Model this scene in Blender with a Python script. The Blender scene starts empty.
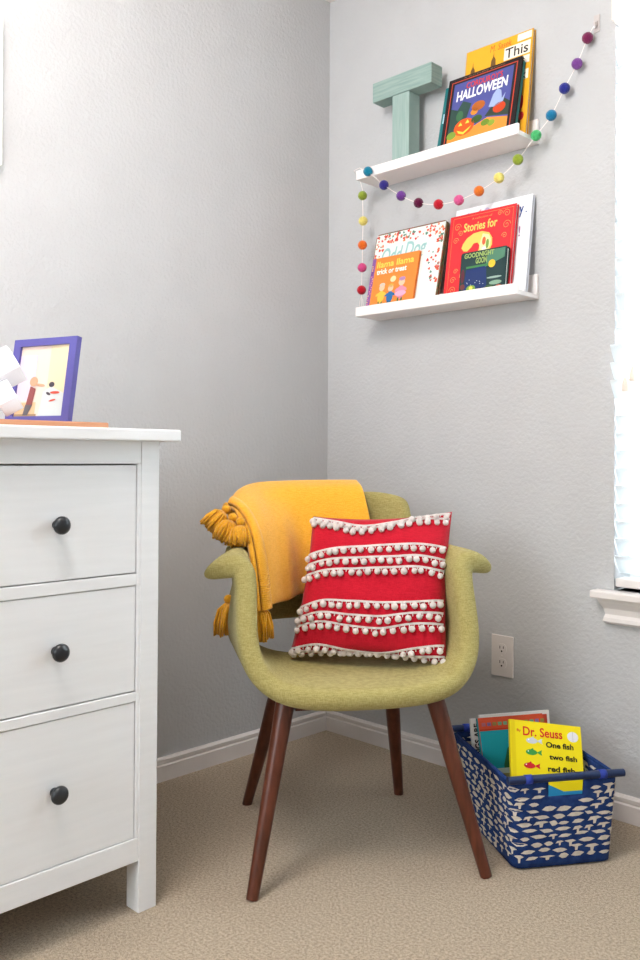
import bpy, bmesh, math, random
from mathutils import Vector, Matrix
random.seed(7)
COL = bpy.context.scene.collection
PI = math.pi

# ------------------------------------------------------------------ camera
CP = dict(f=877.81, yaw=44.36538, pit=-0.46771, roll=0.32615, pos=(2.00905, -2.08988, 0.89597), py=449.17)
yw, pt_, rl = (math.radians(CP[k]) for k in ('yaw', 'pit', 'roll'))
FWD = Vector((-math.sin(yw)*math.cos(pt_), math.cos(yw)*math.cos(pt_), -math.sin(pt_)))
r0 = FWD.cross(Vector((0, 0, 1))).normalized(); u0 = r0.cross(FWD)
RGT = r0*math.cos(rl) + u0*math.sin(rl); UPV = -r0*math.sin(rl) + u0*math.cos(rl)
cam_d = bpy.data.cameras.new('camera'); cam = bpy.data.objects.new('camera', cam_d); COL.objects.link(cam)
cam.matrix_world = Matrix(((RGT.x, UPV.x, -FWD.x, CP['pos'][0]), (RGT.y, UPV.y, -FWD.y, CP['pos'][1]), (RGT.z, UPV.z, -FWD.z, CP['pos'][2]), (0, 0, 0, 1)))
cam_d.sensor_width = 36; cam_d.lens = CP['f']/960*36; cam_d.shift_y = (CP['py']-480)/960; cam_d.clip_start = .02
bpy.context.scene.camera = cam

# ------------------------------------------------------------------ materials
def lin(c):
    if isinstance(c, str): c = tuple(int(c[i:i+2], 16)/255 for i in (0, 2, 4))
    return tuple(x/12.92 if x <= .04045 else ((x+.055)/1.055)**2.4 for x in c) + (1,)
_m = {}
def mat(name, col, rough=.6, spec=.3, metal=0, var=0, vscale=40, bump=0, bscale=200, kind=None, col2=None, sheen=0, trans=0, coat=0, stretch=None):
    """plain principled surface with a procedural noise in colour and relief"""
    if name in _m: return _m[name]
    m = bpy.data.materials.new(name); m.use_nodes = True; nt = m.node_tree; N = nt.nodes; L = nt.links
    b = N['Principled BSDF']; b.inputs['Roughness'].default_value = rough; b.inputs['Specular IOR Level'].default_value = spec
    b.inputs['Metallic'].default_value = metal; b.inputs['Sheen Weight'].default_value = sheen; b.inputs['Coat Weight'].default_value = coat
    b.inputs['Transmission Weight'].default_value = trans
    tc = N.new('ShaderNodeTexCoord'); mp = N.new('ShaderNodeMapping'); L.new(tc.outputs['Object'], mp.inputs[0])
    if stretch: mp.inputs['Scale'].default_value = stretch
    n = N.new('ShaderNodeTexNoise'); n.inputs['Scale'].default_value = vscale; n.inputs['Detail'].default_value = 4; L.new(mp.outputs[0], n.inputs[0])
    mx = N.new('ShaderNodeMix'); mx.data_type = 'RGBA'
    c1 = lin(col); c2 = lin(col2) if col2 else tuple(max(0, x*(1-var)) for x in c1[:3])+(1,)
    mx.inputs[6].default_value = c1; mx.inputs[7].default_value = c2
    rp = N.new('ShaderNodeMapRange'); rp.inputs[1].default_value = .35; rp.inputs[2].default_value = .65
    L.new(n.outputs[0], rp.inputs[0]); L.new(rp.outputs[0], mx.inputs[0]); L.new(mx.outputs[2], b.inputs['Base Color'])
    if bump:
        n2 = N.new('ShaderNodeTexNoise'); n2.inputs['Scale'].default_value = bscale; n2.inputs['Detail'].default_value = 3; L.new(mp.outputs[0], n2.inputs[0])
        bp = N.new('ShaderNodeBump'); bp.inputs['Strength'].default_value = bump; bp.inputs['Distance'].default_value = .004
        L.new(n2.outputs[0], bp.inputs['Height']); L.new(bp.outputs[0], b.inputs['Normal'])
    _m[name] = m; return m
def weave(name, col, col2, scale=500, bump=.3, sheen=.2, var=.08):
    if name in _m: return _m[name]
    m = mat(name, col, .85, .15, var=var, vscale=60, sheen=sheen)
    nt = m.node_tree; N = nt.nodes; L = nt.links; b = N['Principled BSDF']
    tc = N['Texture Coordinate']; base = b.inputs['Base Color'].links[0].from_socket
    hs = []
    for st in ((1, 1, .12), (.12, .12, 1)):
        mp = N.new('ShaderNodeMapping'); mp.inputs['Scale'].default_value = st; L.new(tc.outputs['Object'], mp.inputs[0])
        nz = N.new('ShaderNodeTexNoise'); nz.inputs['Scale'].default_value = scale; nz.inputs['Detail'].default_value = 1; L.new(mp.outputs[0], nz.inputs[0]); hs.append(nz)
    ad = N.new('ShaderNodeMath'); ad.operation = 'ADD'; L.new(hs[0].outputs[0], ad.inputs[0]); L.new(hs[1].outputs[0], ad.inputs[1])
    rp = N.new('ShaderNodeMapRange'); rp.inputs[1].default_value = .8; rp.inputs[2].default_value = 1.2; L.new(ad.outputs[0], rp.inputs[0])
    mx = N.new('ShaderNodeMix'); mx.data_type = 'RGBA'; L.new(rp.outputs[0], mx.inputs[0]); L.new(base, mx.inputs[6]); mx.inputs[7].default_value = lin(col2); L.new(mx.outputs[2], b.inputs['Base Color'])
    bp = N.new('ShaderNodeBump'); bp.inputs['Strength'].default_value = bump; bp.inputs['Distance'].default_value = .002
    L.new(ad.outputs[0], bp.inputs['Height']); L.new(bp.outputs[0], b.inputs['Normal'])
    return m
M_wall = mat('wall_paint', 'C1C2C4', .55, .3, var=.03, vscale=8, bump=.55, bscale=95)
M_ceil = mat('ceiling_paint', 'EDE6DF', .9, .1, bump=.3, bscale=80)
M_trim = mat('white_trim', 'E6E1DF', .4, .4, var=.02)
M_white = mat('white_lacquer', 'EEEFF1', .38, .4, var=.03, vscale=6, stretch=(1, 1, 14), bump=.04, bscale=60)
M_shelf = mat('white_shelf', 'F2EDEC', .4, .3, var=.01)
M_knob = mat('black_knob', '23272C', .3, .5, var=.1)
M_walnut = mat('walnut', '633322', .33, .4, col2='4E2717', vscale=9, stretch=(9, 9, .6), bump=.05)
M_green = weave('olive_weave', '988E54', 'AEA26A', 650, .25, .1)
M_throw = weave('mustard_knit', 'EFA922', 'F5B63C', 700, .35, .35)
M_yarn = mat('mustard_yarn', 'F0AB22', .9, .1, var=.2, vscale=160, bump=.6, bscale=500, sheen=.3)
M_red = weave('red_cotton', 'B80F26', 'C4182E', 600, .3, .1)
M_pom = mat('white_pompom', 'F0E6E2', .95, .05, var=.08, bump=.9, bscale=700, sheen=.3)
def carpet():
    m = mat('carpet', 'BAA892', 1, .05, col2='7C6852', vscale=420, bump=1, bscale=480, sheen=.2)
    nt = m.node_tree; N = nt.nodes; L = nt.links; b = N['Principled BSDF']; base = b.inputs['Base Color'].links[0].from_socket
    n = N.new('ShaderNodeTexNoise'); n.inputs['Scale'].default_value = 170; n.inputs['Detail'].default_value = 5; n.inputs['Roughness'].default_value = .8
    L.new(N['Texture Coordinate'].outputs['Object'], n.inputs[0])
    rp = N.new('ShaderNodeMapRange'); rp.inputs[1].default_value = .4; rp.inputs[2].default_value = .62; L.new(n.outputs[0], rp.inputs[0])
    mx = N.new('ShaderNodeMix'); mx.data_type = 'RGBA'; L.new(rp.outputs[0], mx.inputs[0]); L.new(base, mx.inputs[6]); mx.inputs[7].default_value = lin('D3C1A8'); L.new(mx.outputs[2], b.inputs['Base Color'])
    return m
M_carpet = carpet()

# ------------------------------------------------------------------ mesh builder
class MB:
    def __init__(s): s.v = []; s.f = []; s.m = []; s.T = Matrix()
    def add(s, vs, fs, mi=0, T=None):
        T = s.T @ (T or Matrix()); o = len(s.v)
        s.v += [tuple(T @ Vector(v)) for v in vs]; s.f += [tuple(i+o for i in f) for f in fs]; s.m += [mi]*len(fs); return s
    def box(s, x0, x1, y0, y1, z0, z1, mi=0, T=None):
        vs = [(x, y, z) for z in (z0, z1) for y in (y0, y1) for x in (x0, x1)]
        return s.add(vs, [(0, 2, 3, 1), (4, 5, 7, 6), (0, 1, 5, 4), (2, 6, 7, 3), (0, 4, 6, 2), (1, 3, 7, 5)], mi, T)
    def prism(s, pts, y0, y1, mi=0, T=None):      # outline in x,z ; extruded in y
        n = len(pts); vs = [(x, y0, z) for x, z in pts]+[(x, y1, z) for x, z in pts]
        return s.add(vs, [tuple(range(n)), tuple(range(2*n-1, n-1, -1))]+[(i, i+n, (i+1) % n+n, (i+1) % n) for i in range(n)], mi, T)
    def flat(s, pts, y=0, mi=0, T=None):           # a flat printed shape
        return s.add([(x, y, z) for x, z in pts], [tuple(range(len(pts)))], mi, T)
    def oval(s, cx, cz, rx, rz, y=0, mi=0, n=14, a=0, T=None):
        ca, sa = math.cos(a), math.sin(a)
        return s.flat([(cx+rx*math.cos(t)*ca-rz*math.sin(t)*sa, cz+rx*math.cos(t)*sa+rz*math.sin(t)*ca) for t in [2*PI*i/n for i in range(n)]], y, mi, T)
    def rect(s, x0, x1, z0, z1, y=0, mi=0, T=None): return s.flat([(x0, z0), (x1, z0), (x1, z1), (x0, z1)], y, mi, T)
    def sphere(s, c, r, mi=0, n=12, k=8, T=None, sq=(1, 1, 1)):
        vs = [(c[0], c[1], c[2]+r*sq[2])]
        for i in range(1, k):
            p = PI*i/k
            for j in range(n): a = 2*PI*j/n; vs.append((c[0]+r*sq[0]*math.sin(p)*math.cos(a), c[1]+r*sq[1]*math.sin(p)*math.sin(a), c[2]+r*sq[2]*math.cos(p)))
        vs.append((c[0], c[1], c[2]-r*sq[2])); L = len(vs)-1
        fs = [(0, 1+j, 1+(j+1) % n) for j in range(n)]
        for i in range(k-2):
            for j in range(n): a = 1+i*n+j; b = 1+i*n+(j+1) % n; fs.append((a, a+n, b+n, b))
        fs += [(L, 1+(k-2)*n+(j+1) % n, 1+(k-2)*n+j) for j in range(n)]
        return s.add(vs, fs, mi, T)
    def lathe(s, prof, n=24, mi=0, T=None):        # prof (r, z)
        vs = []; fs = []
        for r, z in prof: vs += [(r*math.cos(2*PI*j/n), r*math.sin(2*PI*j/n), z) for j in range(n)]
        for i in range(len(prof)-1):
            for j in range(n): a = i*n+j; b = i*n+(j+1) % n; fs.append((a, b, b+n, a+n))
        fs += [tuple(range(n-1, -1, -1)), tuple((len(prof)-1)*n+j for j in range(n))]
        return s.add(vs, fs, mi, T)
    def tube(s, pts, r, n=8, mi=0, T=None):
        pts = [Vector(p) for p in pts]; R = r if isinstance(r, (list, tuple)) else [r]*len(pts); vs = []; fs = []; up = Vector((.13, .21, .97)).normalized()
        for i, p in enumerate(pts):
            d = (pts[min(i+1, len(pts)-1)]-pts[max(i-1, 0)]).normalized()
            a = d.cross(up)
            if a.length < .05: a = d.cross(Vector((1, 0, 0)))
            a.normalize(); b = d.cross(a); up = a.cross(d) if a.cross(d).length > .1 else up
            vs += [tuple(p+a*R[i]*math.cos(2*PI*j/n)+b*R[i]*math.sin(2*PI*j/n)) for j in range(n)]
        for i in range(len(pts)-1):
            for j in range(n): q = i*n+j; w = i*n+(j+1) % n; fs.append((q, w, w+n, q+n))
        fs += [tuple(range(n-1, -1, -1)), tuple((len(pts)-1)*n+j for j in range(n))]
        return s.add(vs, fs, mi, T)
    def grid(s, P, mi=0, T=None, closed=False):
        R = len(P); Cn = len(P[0]); vs = [tuple(q) for row in P for q in row]
        fs = [(i*Cn+j, i*Cn+(j+1) % Cn, (i+1)*Cn+(j+1) % Cn, (i+1)*Cn+j) for i in range(R-1) for j in range(Cn if closed else Cn-1)]
        return s.add(vs, fs, mi, T)
    def text(s, body, x0, x1, z0, z1, y=0, mi=0, shear=0, bold=0, T=None, rot=0):
        cu = bpy.data.curves.new('t', 'FONT'); cu.body = body; cu.size = 1; cu.shear = shear; cu.offset = bold; cu.resolution_u = 3
        o = bpy.data.objects.new('t', cu); COL.objects.link(o); bpy.context.view_layer.update()
        me = bpy.data.meshes.new_from_object(o.evaluated_get(bpy.context.evaluated_depsgraph_get()))
        vs = [v.co for v in me.vertices]
        if vs:
            ax, bx = min(v.x for v in vs), max(v.x for v in vs); ay, by = min(v.y for v in vs), max(v.y for v in vs)
            Q = []
            for v in vs:
                a = (v.x-ax)/(bx-ax); b = (v.y-ay)/(by-ay)
                if rot: a, b = 1-b, a
                Q.append((x0+a*(x1-x0), y, z0+b*(z1-z0)))
            s.add(Q, [tuple(p.vertices) for p in me.polygons], mi, T)
        bpy.data.objects.remove(o); bpy.data.curves.remove(cu); bpy.data.meshes.remove(me)
        return s
    def build(s, name, mats, parent=None, smooth=False, bevel=0, seg=2, fix=True, loc=None):
        me = bpy.data.meshes.new(name)
        off = Vector(loc) if loc else Vector((0, 0, 0))
        me.from_pydata([tuple(Vector(v)-off) for v in s.v], [], s.f)
        for m in (mats if isinstance(mats, (list, tuple)) else [mats]): me.materials.append(m)
        me.polygons.foreach_set('material_index', s.m)
        if fix:
            b = bmesh.new(); b.from_mesh(me); bmesh.ops.recalc_face_normals(b, faces=b.faces); b.to_mesh(me); b.free()
        me.polygons.foreach_set('use_smooth', [bool(smooth)]*len(me.polygons)); me.update()
        o = bpy.data.objects.new(name, me); COL.objects.link(o); o.parent = parent; o.location = off
        if bevel:
            md = o.modifiers.new('bevel', 'BEVEL'); md.width = bevel; md.segments = seg; md.limit_method = 'ANGLE'; md.angle_limit = math.radians(40); md.harden_normals = False
        return o
def thing(name, label, cat, M=None, loc=None, group=None):
    o = bpy.data.objects.new(name, None); COL.objects.link(o); o.empty_display_size = .05
    if M is not None: o.matrix_world = M
    if loc is not None: o.location = loc
    return tag(o, label, cat, group)
def tag(o, label=None, cat=None, group=None, kind=None):
    if label: o['label'] = label
    if cat: o['category'] = cat
    if group: o['group'] = group
    if kind: o['kind'] = kind
    return o
def struct(o): o['kind'] = 'structure'; return o
def interp(keys, t):     # keys [(t, (..))], smooth catmull interpolation
    ks = [k[0] for k in keys]
    if t <= ks[0]: return Vector(keys[0][1])
    if t >= ks[-1]: return Vector(keys[-1][1])
    i = max(j for j in range(len(ks)) if ks[j] <= t); i = min(i, len(ks)-2)
    g = lambda j: Vector(keys[max(0, min(len(ks)-1, j))][1])
    a = (t-ks[i])/(ks[i+1]-ks[i]); p0, p1, p2, p3 = g(i-1), g(i), g(i+1), g(i+2)
    return .5*((2*p1)+(p2-p0)*a+(2*p0-5*p1+4*p2-p3)*a*a+(3*p1-p0-3*p2+p3)*a**3)

# ------------------------------------------------------------------ room
H = 2.40; RX = 3.5; RY = -3.9; TH = .13
WX0, WX1, WZ0, WZ1 = .998, 1.95, .565, 2.05
w = MB(); w.box(-TH, RX+TH, 0, TH, 0, WZ0); w.box(-TH, RX+TH, 0, TH, WZ1, H); w.box(-TH, WX0, 0, TH, WZ0, WZ1); w.box(WX1, RX+TH, 0, TH, WZ0, WZ1)
struct(w.build('wall_right', M_wall))
struct(MB().box(-TH, 0, RY, 0, 0, H).build('wall_left', M_wall))
# the two walls behind the camera, with the far window opening
BX0, BX1 = .3, 1.7
w = MB(); w.box(-TH, RX+TH, RY-TH, RY, 0, .8); w.box(-TH, RX+TH, RY-TH, RY, 2.1, H); w.box(-TH, BX0, RY-TH, RY, .8, 2.1); w.box(BX1, RX+TH, RY-TH, RY, .8, 2.1)
struct(w.build('wall_back', M_wall))
struct(MB().box(RX, RX+TH, RY, 0, 0, H).build('wall_side', M_wall))
struct(MB().box(-TH, RX+TH, RY-TH, TH, H, H+.1).build('ceiling', M_ceil))
struct(MB().box(-TH, RX+TH, RY-TH, TH, -.1, 0).build('floor', M_carpet))
BBP = [(0, 0), (.014, 0), (.014, .042), (.0105, .046), (.012, .05), (.0125, .058), (.006, .0635), (0, .0635)]
def baseboard(name, a, b, axis):
    m = MB(); n = len(BBP)
    if axis == 'x': A = [(a, -d, z) for d, z in BBP]; B = [(b, -d, z) for d, z in BBP]
    else: A = [(d, a, z) for d, z in BBP]; B = [(d, b, z) for d, z in BBP]
    m.add(A+B, [tuple(range(n)), tuple(range(2*n-1, n-1, -1))]+[(i, (i+1) % n, (i+1) % n+n, i+n) for i in range(n)])
    return struct(m.build(name, M_trim))
baseboard('baseboard_right', 0.0, RX, 'x'); baseboard('baseboard_left', RY, -.014, 'y')

# window: frame + glass in the recess
wf = MB()
for a in ((WX0, WX0+.04, WZ0, WZ1), (WX1-.04, WX1, WZ0, WZ1), (WX0+.04, WX1-.04, WZ0, WZ0+.045), (WX0+.04, WX1-.04, WZ1-.045, WZ1), (WX0+.04, WX1-.04, 1.29, 1.33)):
    wf.box(a[0], a[1], .085, .12, a[2], a[3])
M_vinyl = mat('white_vinyl', 'F2F3F3', .4, .4)
wo = struct(wf.build('window_1', M_vinyl, bevel=.002))
M_glass = bpy.data.materials.new('window_glass'); M_glass.use_nodes = True
gn = M_glass.node_tree; gn.nodes.clear(); go = gn.nodes.new('ShaderNodeOutputMaterial'); gm = gn.nodes.new('ShaderNodeMixShader'); gt = gn.nodes.new('ShaderNodeBsdfTransparent'); gg = gn.nodes.new('ShaderNodeBsdfGlossy'); gg.inputs['Roughness'].default_value = .02
gf = gn.nodes.new('ShaderNodeFresnel'); gf.inputs[0].default_value = 1.3; gn.links.new(gf.outputs[0], gm.inputs[0]); gn.links.new(gt.outputs[0], gm.inputs[1]); gn.links.new(gg.outputs[0], gm.inputs[2]); gn.links.new(gm.outputs[0], go.inputs[0])
MB().box(WX0+.03, WX1-.03, .1, .104, WZ0+.03, WZ1-.03).build('pane', M_glass, wo)
wf = MB()
for a in ((BX0, BX0+.04, .8, 2.1), (BX1-.04, BX1, .8, 2.1), (BX0+.04, BX1-.04, .8, .845), (BX0+.04, BX1-.04, 2.055, 2.1), (.98, 1.02, .845, 2.055)):
    wf.box(a[0], a[1], RY-.09, RY-.05, a[2], a[3])
struct(wf.build('window_2', M_vinyl))
# sill + apron
sl = MB(); sl.box(WX0-.046, WX1+.046, -.042, 0, .545, .565); sl.box(WX0, WX1, 0, .085, .545, .565)
struct(sl.build('trim_1', M_trim, bevel=.004))
ap = MB(); n_ = []
for d, z, e in ((.026, .545, 0), (.024, .535, .004), (.014, .52, .012), (.011, .505, .016), (.016, .497, .014), (.018, .488, .012), (.012, .482, .016)):
    n_.append([(WX0-.034+e, 0, z), (WX0-.034+e, -d, z), (WX1+.042-e, -d, z), (WX1+.042-e, 0, z)])
ap.grid(n_); ap.add(n_[0], [(0, 1, 2, 3)]); ap.add(n_[-1], [(3, 2, 1, 0)])
struct(ap.build('trim_2', M_trim))

# blind
M_slat = mat('blind_slat', 'F4F7F7', .5, .3)
N = M_slat.node_tree.nodes; L = M_slat.node_tree.links
tl = N.new('ShaderNodeBsdfTranslucent'); tl.inputs[0].default_value = lin('F4F8FA'); ms = N.new('ShaderNodeMixShader'); ms.inputs[0].default_value = .5
L.new(N['Principled BSDF'].outputs[0], ms.inputs[1]); L.new(tl.outputs[0], ms.inputs[2]); L.new(ms.outputs[0], N['Material Output'].inputs[0])
bl = thing('window_blind', 'white slatted blind hanging in the window at right edge', 'blind', loc=(WX0, .02, WZ0))
bl_off = Matrix.Translation((-WX0, -.02, -WZ0))
m = MB(); m.T = bl_off
m.box(WX0+.004, WX1-.004, -.034, -.022, 1.982, 2.048); m.box(WX0+.004, WX0+.012, -.022, .03, 1.982, 2.048); m.box(WX0+.012, WX1-.004, -.02, .04, 2.0, 2.045)
m.build('valance', mat('valance', 'F0E8E0', .5, .3), bl, bevel=.003)
M_cord = mat('blind_cord', 'F4F2EE', .9, .1)
ns = 31; pitch = (1.985-.625)/ns
for k in range(ns):
    z = .63+k*pitch; a = math.radians(58); hw = .025
    out = k in (10, 11, 12); sx = .001 if out else .003; yy = -.0125 if out else .012
    P = []
    for i in range(5):
        s_ = -1+.5*i; yv = yy-hw*s_*math.cos(a)-.0025*(1-s_*s_); zv = z+hw*s_*math.sin(a)
        P.append([(WX0+sx, yv, zv), (WX1-.006+min(sx, 0), yv, zv)])
    m = MB(); m.T = bl_off; m.grid(P)
    o = m.build('slat', M_slat, bl, smooth=True); md = o.modifiers.new('t', 'SOLIDIFY'); md.thickness = .0028
m = MB(); m.T = bl_off; m.box(WX0+.007, WX1-.007, -.01, .04, .575, .597); m.build('bottom_rail', M_trim, bl, bevel=.004)
for xx, zz in ((1.043, 1.09), (1.062, 1.115)):
    m = MB(); m.T = bl_off; m.tube([(xx, -.036, 1.985), (xx, -.038, 1.6), (xx, -.038, zz)], .0011, 6); c = m.build('lift_cord', M_cord, bl)
    m = MB(); m.T = bl_off@Matrix.Translation((xx, -.038, zz-.032)); m.lathe([(.0075, 0), (.0085, .004), (.007, .02), (.0035, .03), (.002, .034)], 10)
    m.build('cord_tassel', mat('cord_tassel', 'EBDDD0', .5, .4), c, smooth=True)

# outlet
M_pl = mat('outlet_plastic', 'E2DBD8', .35, .4)
ol = thing('wall_outlet', 'white electrical outlet plate on the wall behind the basket', 'outlet', loc=(.676, -.003, .349))
MB().box(-.0345, .0345, -.003, .003, -.0565, .0565).build('cover_plate', M_pl, ol, bevel=.002)
M_dk = mat('dark_slot', '241A18', .8)
for z in (.02, -.02):
    m = MB(); m.prism([(.0145*math.cos(t)*1.05, z+max(-.0135, min(.0135, .0165*math.sin(t)))) for t in [2*PI*i/24 for i in range(24)]], -.0045, -.003)
    s_ = m.build('socket', M_pl, ol)
    m = MB(); m.box(-.0065, -.0045, -.0049, -.0044, z+.000, z+.008); m.box(.0045, .0065, -.0049, -.0044, z+.001, z+.0075); m.prism([(.0025*math.cos(t), z-.0065+.0025*math.sin(t)) for t in [2*PI*i/10 for i in range(10)]], -.0049, -.0044)
    m.build('slot', M_dk, s_)
m = MB(); m.sphere((0, -.003, 0), .003, sq=(1, .4, 1)); m.build('screw', M_pl, ol)

# framed picture on left wall (only its edge shows)
fr = thing('wall_picture', 'white framed picture at the upper left edge of the left wall', 'picture', loc=(.013, -1.36, 1.76))
m = MB(); 
for a in ((-.22, -.2, -.18, .18), (.2, .22, -.18, .18), (-.2, .2, -.18, -.16), (-.2, .2, .16, .18)): m.box(-.011, .011, a[0], a[1], a[2], a[3])
m.build('frame', mat('white_frame', 'FBF4EE', .4), fr)
MB().box(-.008, .0, -.2, .2, -.16, .16).build('mat_board', mat('mat_board', 'EDEBE4', .8), fr)

# ------------------------------------------------------------------ shelves
SX0, SX1, SD = .2191, .7834, .1093
def shelf(z, label):
    t = thing('picture_ledge', label, 'shelf', loc=(SX0, -SD, z), group='white picture ledges')
    L_ = SX1-SX0
    MB().box(0, L_, .010, SD-.011, 0, .012).build('ledge_board', M_shelf, t, bevel=.001)
    MB().box(0, L_, 0, .010, 0, .029).build('front_lip', M_shelf, t, bevel=.0015)
    MB().box(0, L_, SD-.011, SD, 0, .0666).build('back_rail', M_shelf, t, bevel=.0015)
ZU, ZL = 1.7373, 1.3208
shelf(ZU, 'upper white picture ledge holding the wooden letter T'); shelf(ZL, 'lower white picture ledge full of picture books')

# letter T
M_teal = mat('teal_wood', '869F99', .6, .2, col2='9AB0AA', vscale=7, stretch=(1.5, 1, 22), bump=.15, bscale=50)
M_teal2 = mat('teal_wood_upright', '90A9A3', .6, .2, col2='A0B5B0', vscale=7, stretch=(22, 1, 1.5), bump=.1, bscale=50)
T_ = thing('wooden_letter', 'weathered teal wooden letter T standing on the upper ledge', 'letter', loc=(.371, -.088, ZU+.012))
MB().box(-.106, .116, 0, .052, .217, .276).build('crossbar', M_teal, T_, bevel=.002)
MB().box(-.030, .034, .002, .052, 0, .2165).build('stem', M_teal2, T_, bevel=.0015)

# ------------------------------------------------------------------ books
M_page = mat('book_pages', 'E4E6EA', .8, .1, col2='C9CCD2', vscale=60, stretch=(1, 40, 1))
def pr(c, rough=.4): return mat('print_'+c, c, rough, .3)
def book(name, label, M, w, h, t, cover, art=None, title=None, spine=None, pages=M_page, group=None, board=.002, cat='book', rnd=0, author=None):
    """x width, y thickness (front at y=0), z height; art/title functions draw on the cover at y<0"""
    o = thing(name, label, cat, M=M, group=group)
    c = MB(); cm = [cover, spine or cover]
    if rnd:
        def rr(x0, x1, y0, y1):
            P = [(x0, 0), (x1-rnd, 0)]
            P = [(0, 0)]+[(w-rnd+rnd*math.sin(a), rnd-rnd*math.cos(a)) for a in (0, .52, 1.05, PI/2)]+[(w-rnd+rnd*math.cos(a), h-rnd+rnd*math.sin(a)) for a in (0, .52, 1.05, PI/2)]+[(rnd-rnd*math.sin(a), h-rnd+rnd*math.cos(a)) for a in (0, .52, 1.05, PI/2)]
            c.prism(P, y0, y1, 0)
        rr(0, w, 0, board); rr(0, w, t-board, t)
    else:
        c.box(0, w, 0, board, 0, h); c.box(0, w, t-board, t, 0, h)
    c.box(-.0006, board, .0005, t-.0005, 0, h-rnd, 1)
    c.build('cover', cm, o)
    MB().box(board, w-.0035, board, t-board, .003, h-.0035-rnd*.4).build('pages', pages, o)
    for nm, fn in (('cover_art', art), ('title', title), ('author_name', author)):
        if fn:
            a = MB(); ms = []
            def mi(col):
                mm = pr(col)
                if mm not in ms: ms.append(mm)
                return ms.index(mm)
            fn(a, mi, w, h); a.build(nm, ms, o, fix=False)
    return o
def lean_mat(x, y, z, lean, roll=0):     # stands on z, leans back toward +y by lean
    return Matrix.Translation((x, y, z)) @ Matrix.Rotation(-math.radians(lean), 4, 'X') @ Matrix.Rotation(math.radians(roll), 4, 'Y')
E1, E2, E3 = -.0005, -.0009, -.0013
# --- upper ledge
def art_ny(a, mi, w, h):
    a.rect(.004, w-.002, .004, h-.002, E1, mi('F3AE2B'))
    a.rect(.10, w-.02, h-.30, h-.145, E2, mi('4B4030'))
    for x, b, t in ((.026, .03, .262), (.094, .03, .272)):
        a.flat([(x-.012, .06), (x+.012, .06), (x+.012, t-.065), (x+.009, t-.045), (x+.007, t-.02), (x+.0015, t-.01), (x, t+.006), (x-.0015, t-.01), (x-.007, t-.02), (x-.009, t-.045), (x-.012, t-.065)], E2, mi('6E4F28'))
    for x, t, q in ((.06, .215, .02), (.008, .21, .008), (.115, .2, .016), (.034, .2, .01)): a.rect(x-q, x+q, .03, t, E2, mi('5B4326'))
    a.oval(.06, .215, .02, .014, E2, mi('5B4326'))
    a.rect(w-.048, w-.004, h-.024, h-.004, E2, mi('F2EBDD'))
    a.rect(w-.088, w-.006, h-.067, h-.03, E2, mi('F2EBDD')); a.rect(w-.045, w-.006, h-.094, h-.072, E2, mi('F2EBDD')); a.rect(w-.048, w-.006, h-.14, h-.112, E2, mi('F2EBDD'))
    a.oval(w-.018, .06, .008, .012, E3, mi('B3262A')); a.oval(w-.02, .1, .005, .02, E3, mi('B3262A'))
def tt_ny(a, mi, w, h):
    k = mi('2B2521')
    a.text('This', w-.084, w-.012, h-.063, h-.034, E3, k, bold=.01)
    a.text('is', w-.04, w-.02, h-.092, h-.074, E3, k, bold=.01); a.text('New York', w-.16, w-.012, h-.138, h-.115, E3, k, bold=.01)
def au_ny(a, mi, w, h): a.text('M. Sasek', w-.135, w-.066, h-.027, h-.008, E3, mi('E26A2A'), shear=.2)
book('picture_book', 'large yellow picture book with dark skyline on the upper ledge', lean_mat(.556, -.052, ZU+.0127, 7.5), .216, .304, .012, pr('D9A441'), art_ny, tt_ny, author=au_ny)
def art_teal(a, mi, w, h):
    a.rect(.003, w-.003, .003, h-.003, E1, mi('1F6E73')); a.rect(.006, .014, .1, .13, E2, mi('A9CFE0')); a.rect(w-.012, w-.006, .02, .06, E2, mi('B3262A'))
book('picture_book', 'dark teal book hidden behind the black bordered halloween book', lean_mat(.500, -.0835, ZU+.0127, 13), .258, .214, .006, pr('2C7C7C'), art_teal)
def art_hal(a, mi, w, h):
    b = .022
    a.rect(.0115, w-.0115, .0115, h-.0115, E1, mi('C9472F')); a.rect(.0145, w-.0145, .0145, h-.0145, E1*1.5, mi('201B20'))
    a.rect(b, w-b, .012, h-.02, E2, mi('4D5296'))
    a.flat([(b, .012), (w-b, .012), (w-b, .055), (.15, .07), (.09, .05), (b, .045)], E2*1.2, mi('F0913A'))
    a.flat([(b, .05), (.05, .06), (.08, .09), (.09, .13), (.06, .145), (.045, .12), (b, .13)], E2*1.1, mi('2E4A44'))
    a.flat([(.14, .075), (w-b, .06), (w-b, .1), (.19, .12), (.16, .1)], E2*1.1, mi('34443A'))
    a.oval(.075, .062, .034, .026, E3, mi('E2571C')); a.oval(.185, .09, .02, .016, E3, mi('C8441F')); a.oval(.145, .056, .014, .01, E3, mi('6E8B2E')); a.oval(.035, .045, .016, .012, E3, mi('7C9A39')); a.oval(.165, .05, .012, .01, E3, mi('8FA53A'))
    a.oval(.115, .075, .018, .012, E3, mi('3C5A2C')); a.oval(.055, .1, .012, .016, E3, mi('3D6B4A'))
    # a pale drifting ghost shape and lantern-lit bush
    a.flat([(.15, .1), (.16, .135), (.172, .15), (.185, .14), (.19, .115), (.2, .13), (.195, .105), (.17, .095)], E3, mi('9FB0D8'))
    a.oval(.115, .115, .022, .015, E3, mi('B4632A')); a.oval(.104, .1, .012, .01, E3, mi('D9882F'))
    for x, z in ((.062, .072), (.085, .075)): a.flat([(x-.007, z-.004), (x+.007, z-.004), (x, z+.007)], E3*1.3, mi('FFD34A'))
    a.flat([(.052, .056), (.075, .046), (.1, .06), (.092, .05), (.076, .039), (.06, .045)], E3*1.3, mi('FFD34A'))
    a.text("A PICTURE BOOK", .05, w-.05, h-.009, h-.005, E2, mi('8F6A48'))
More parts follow.
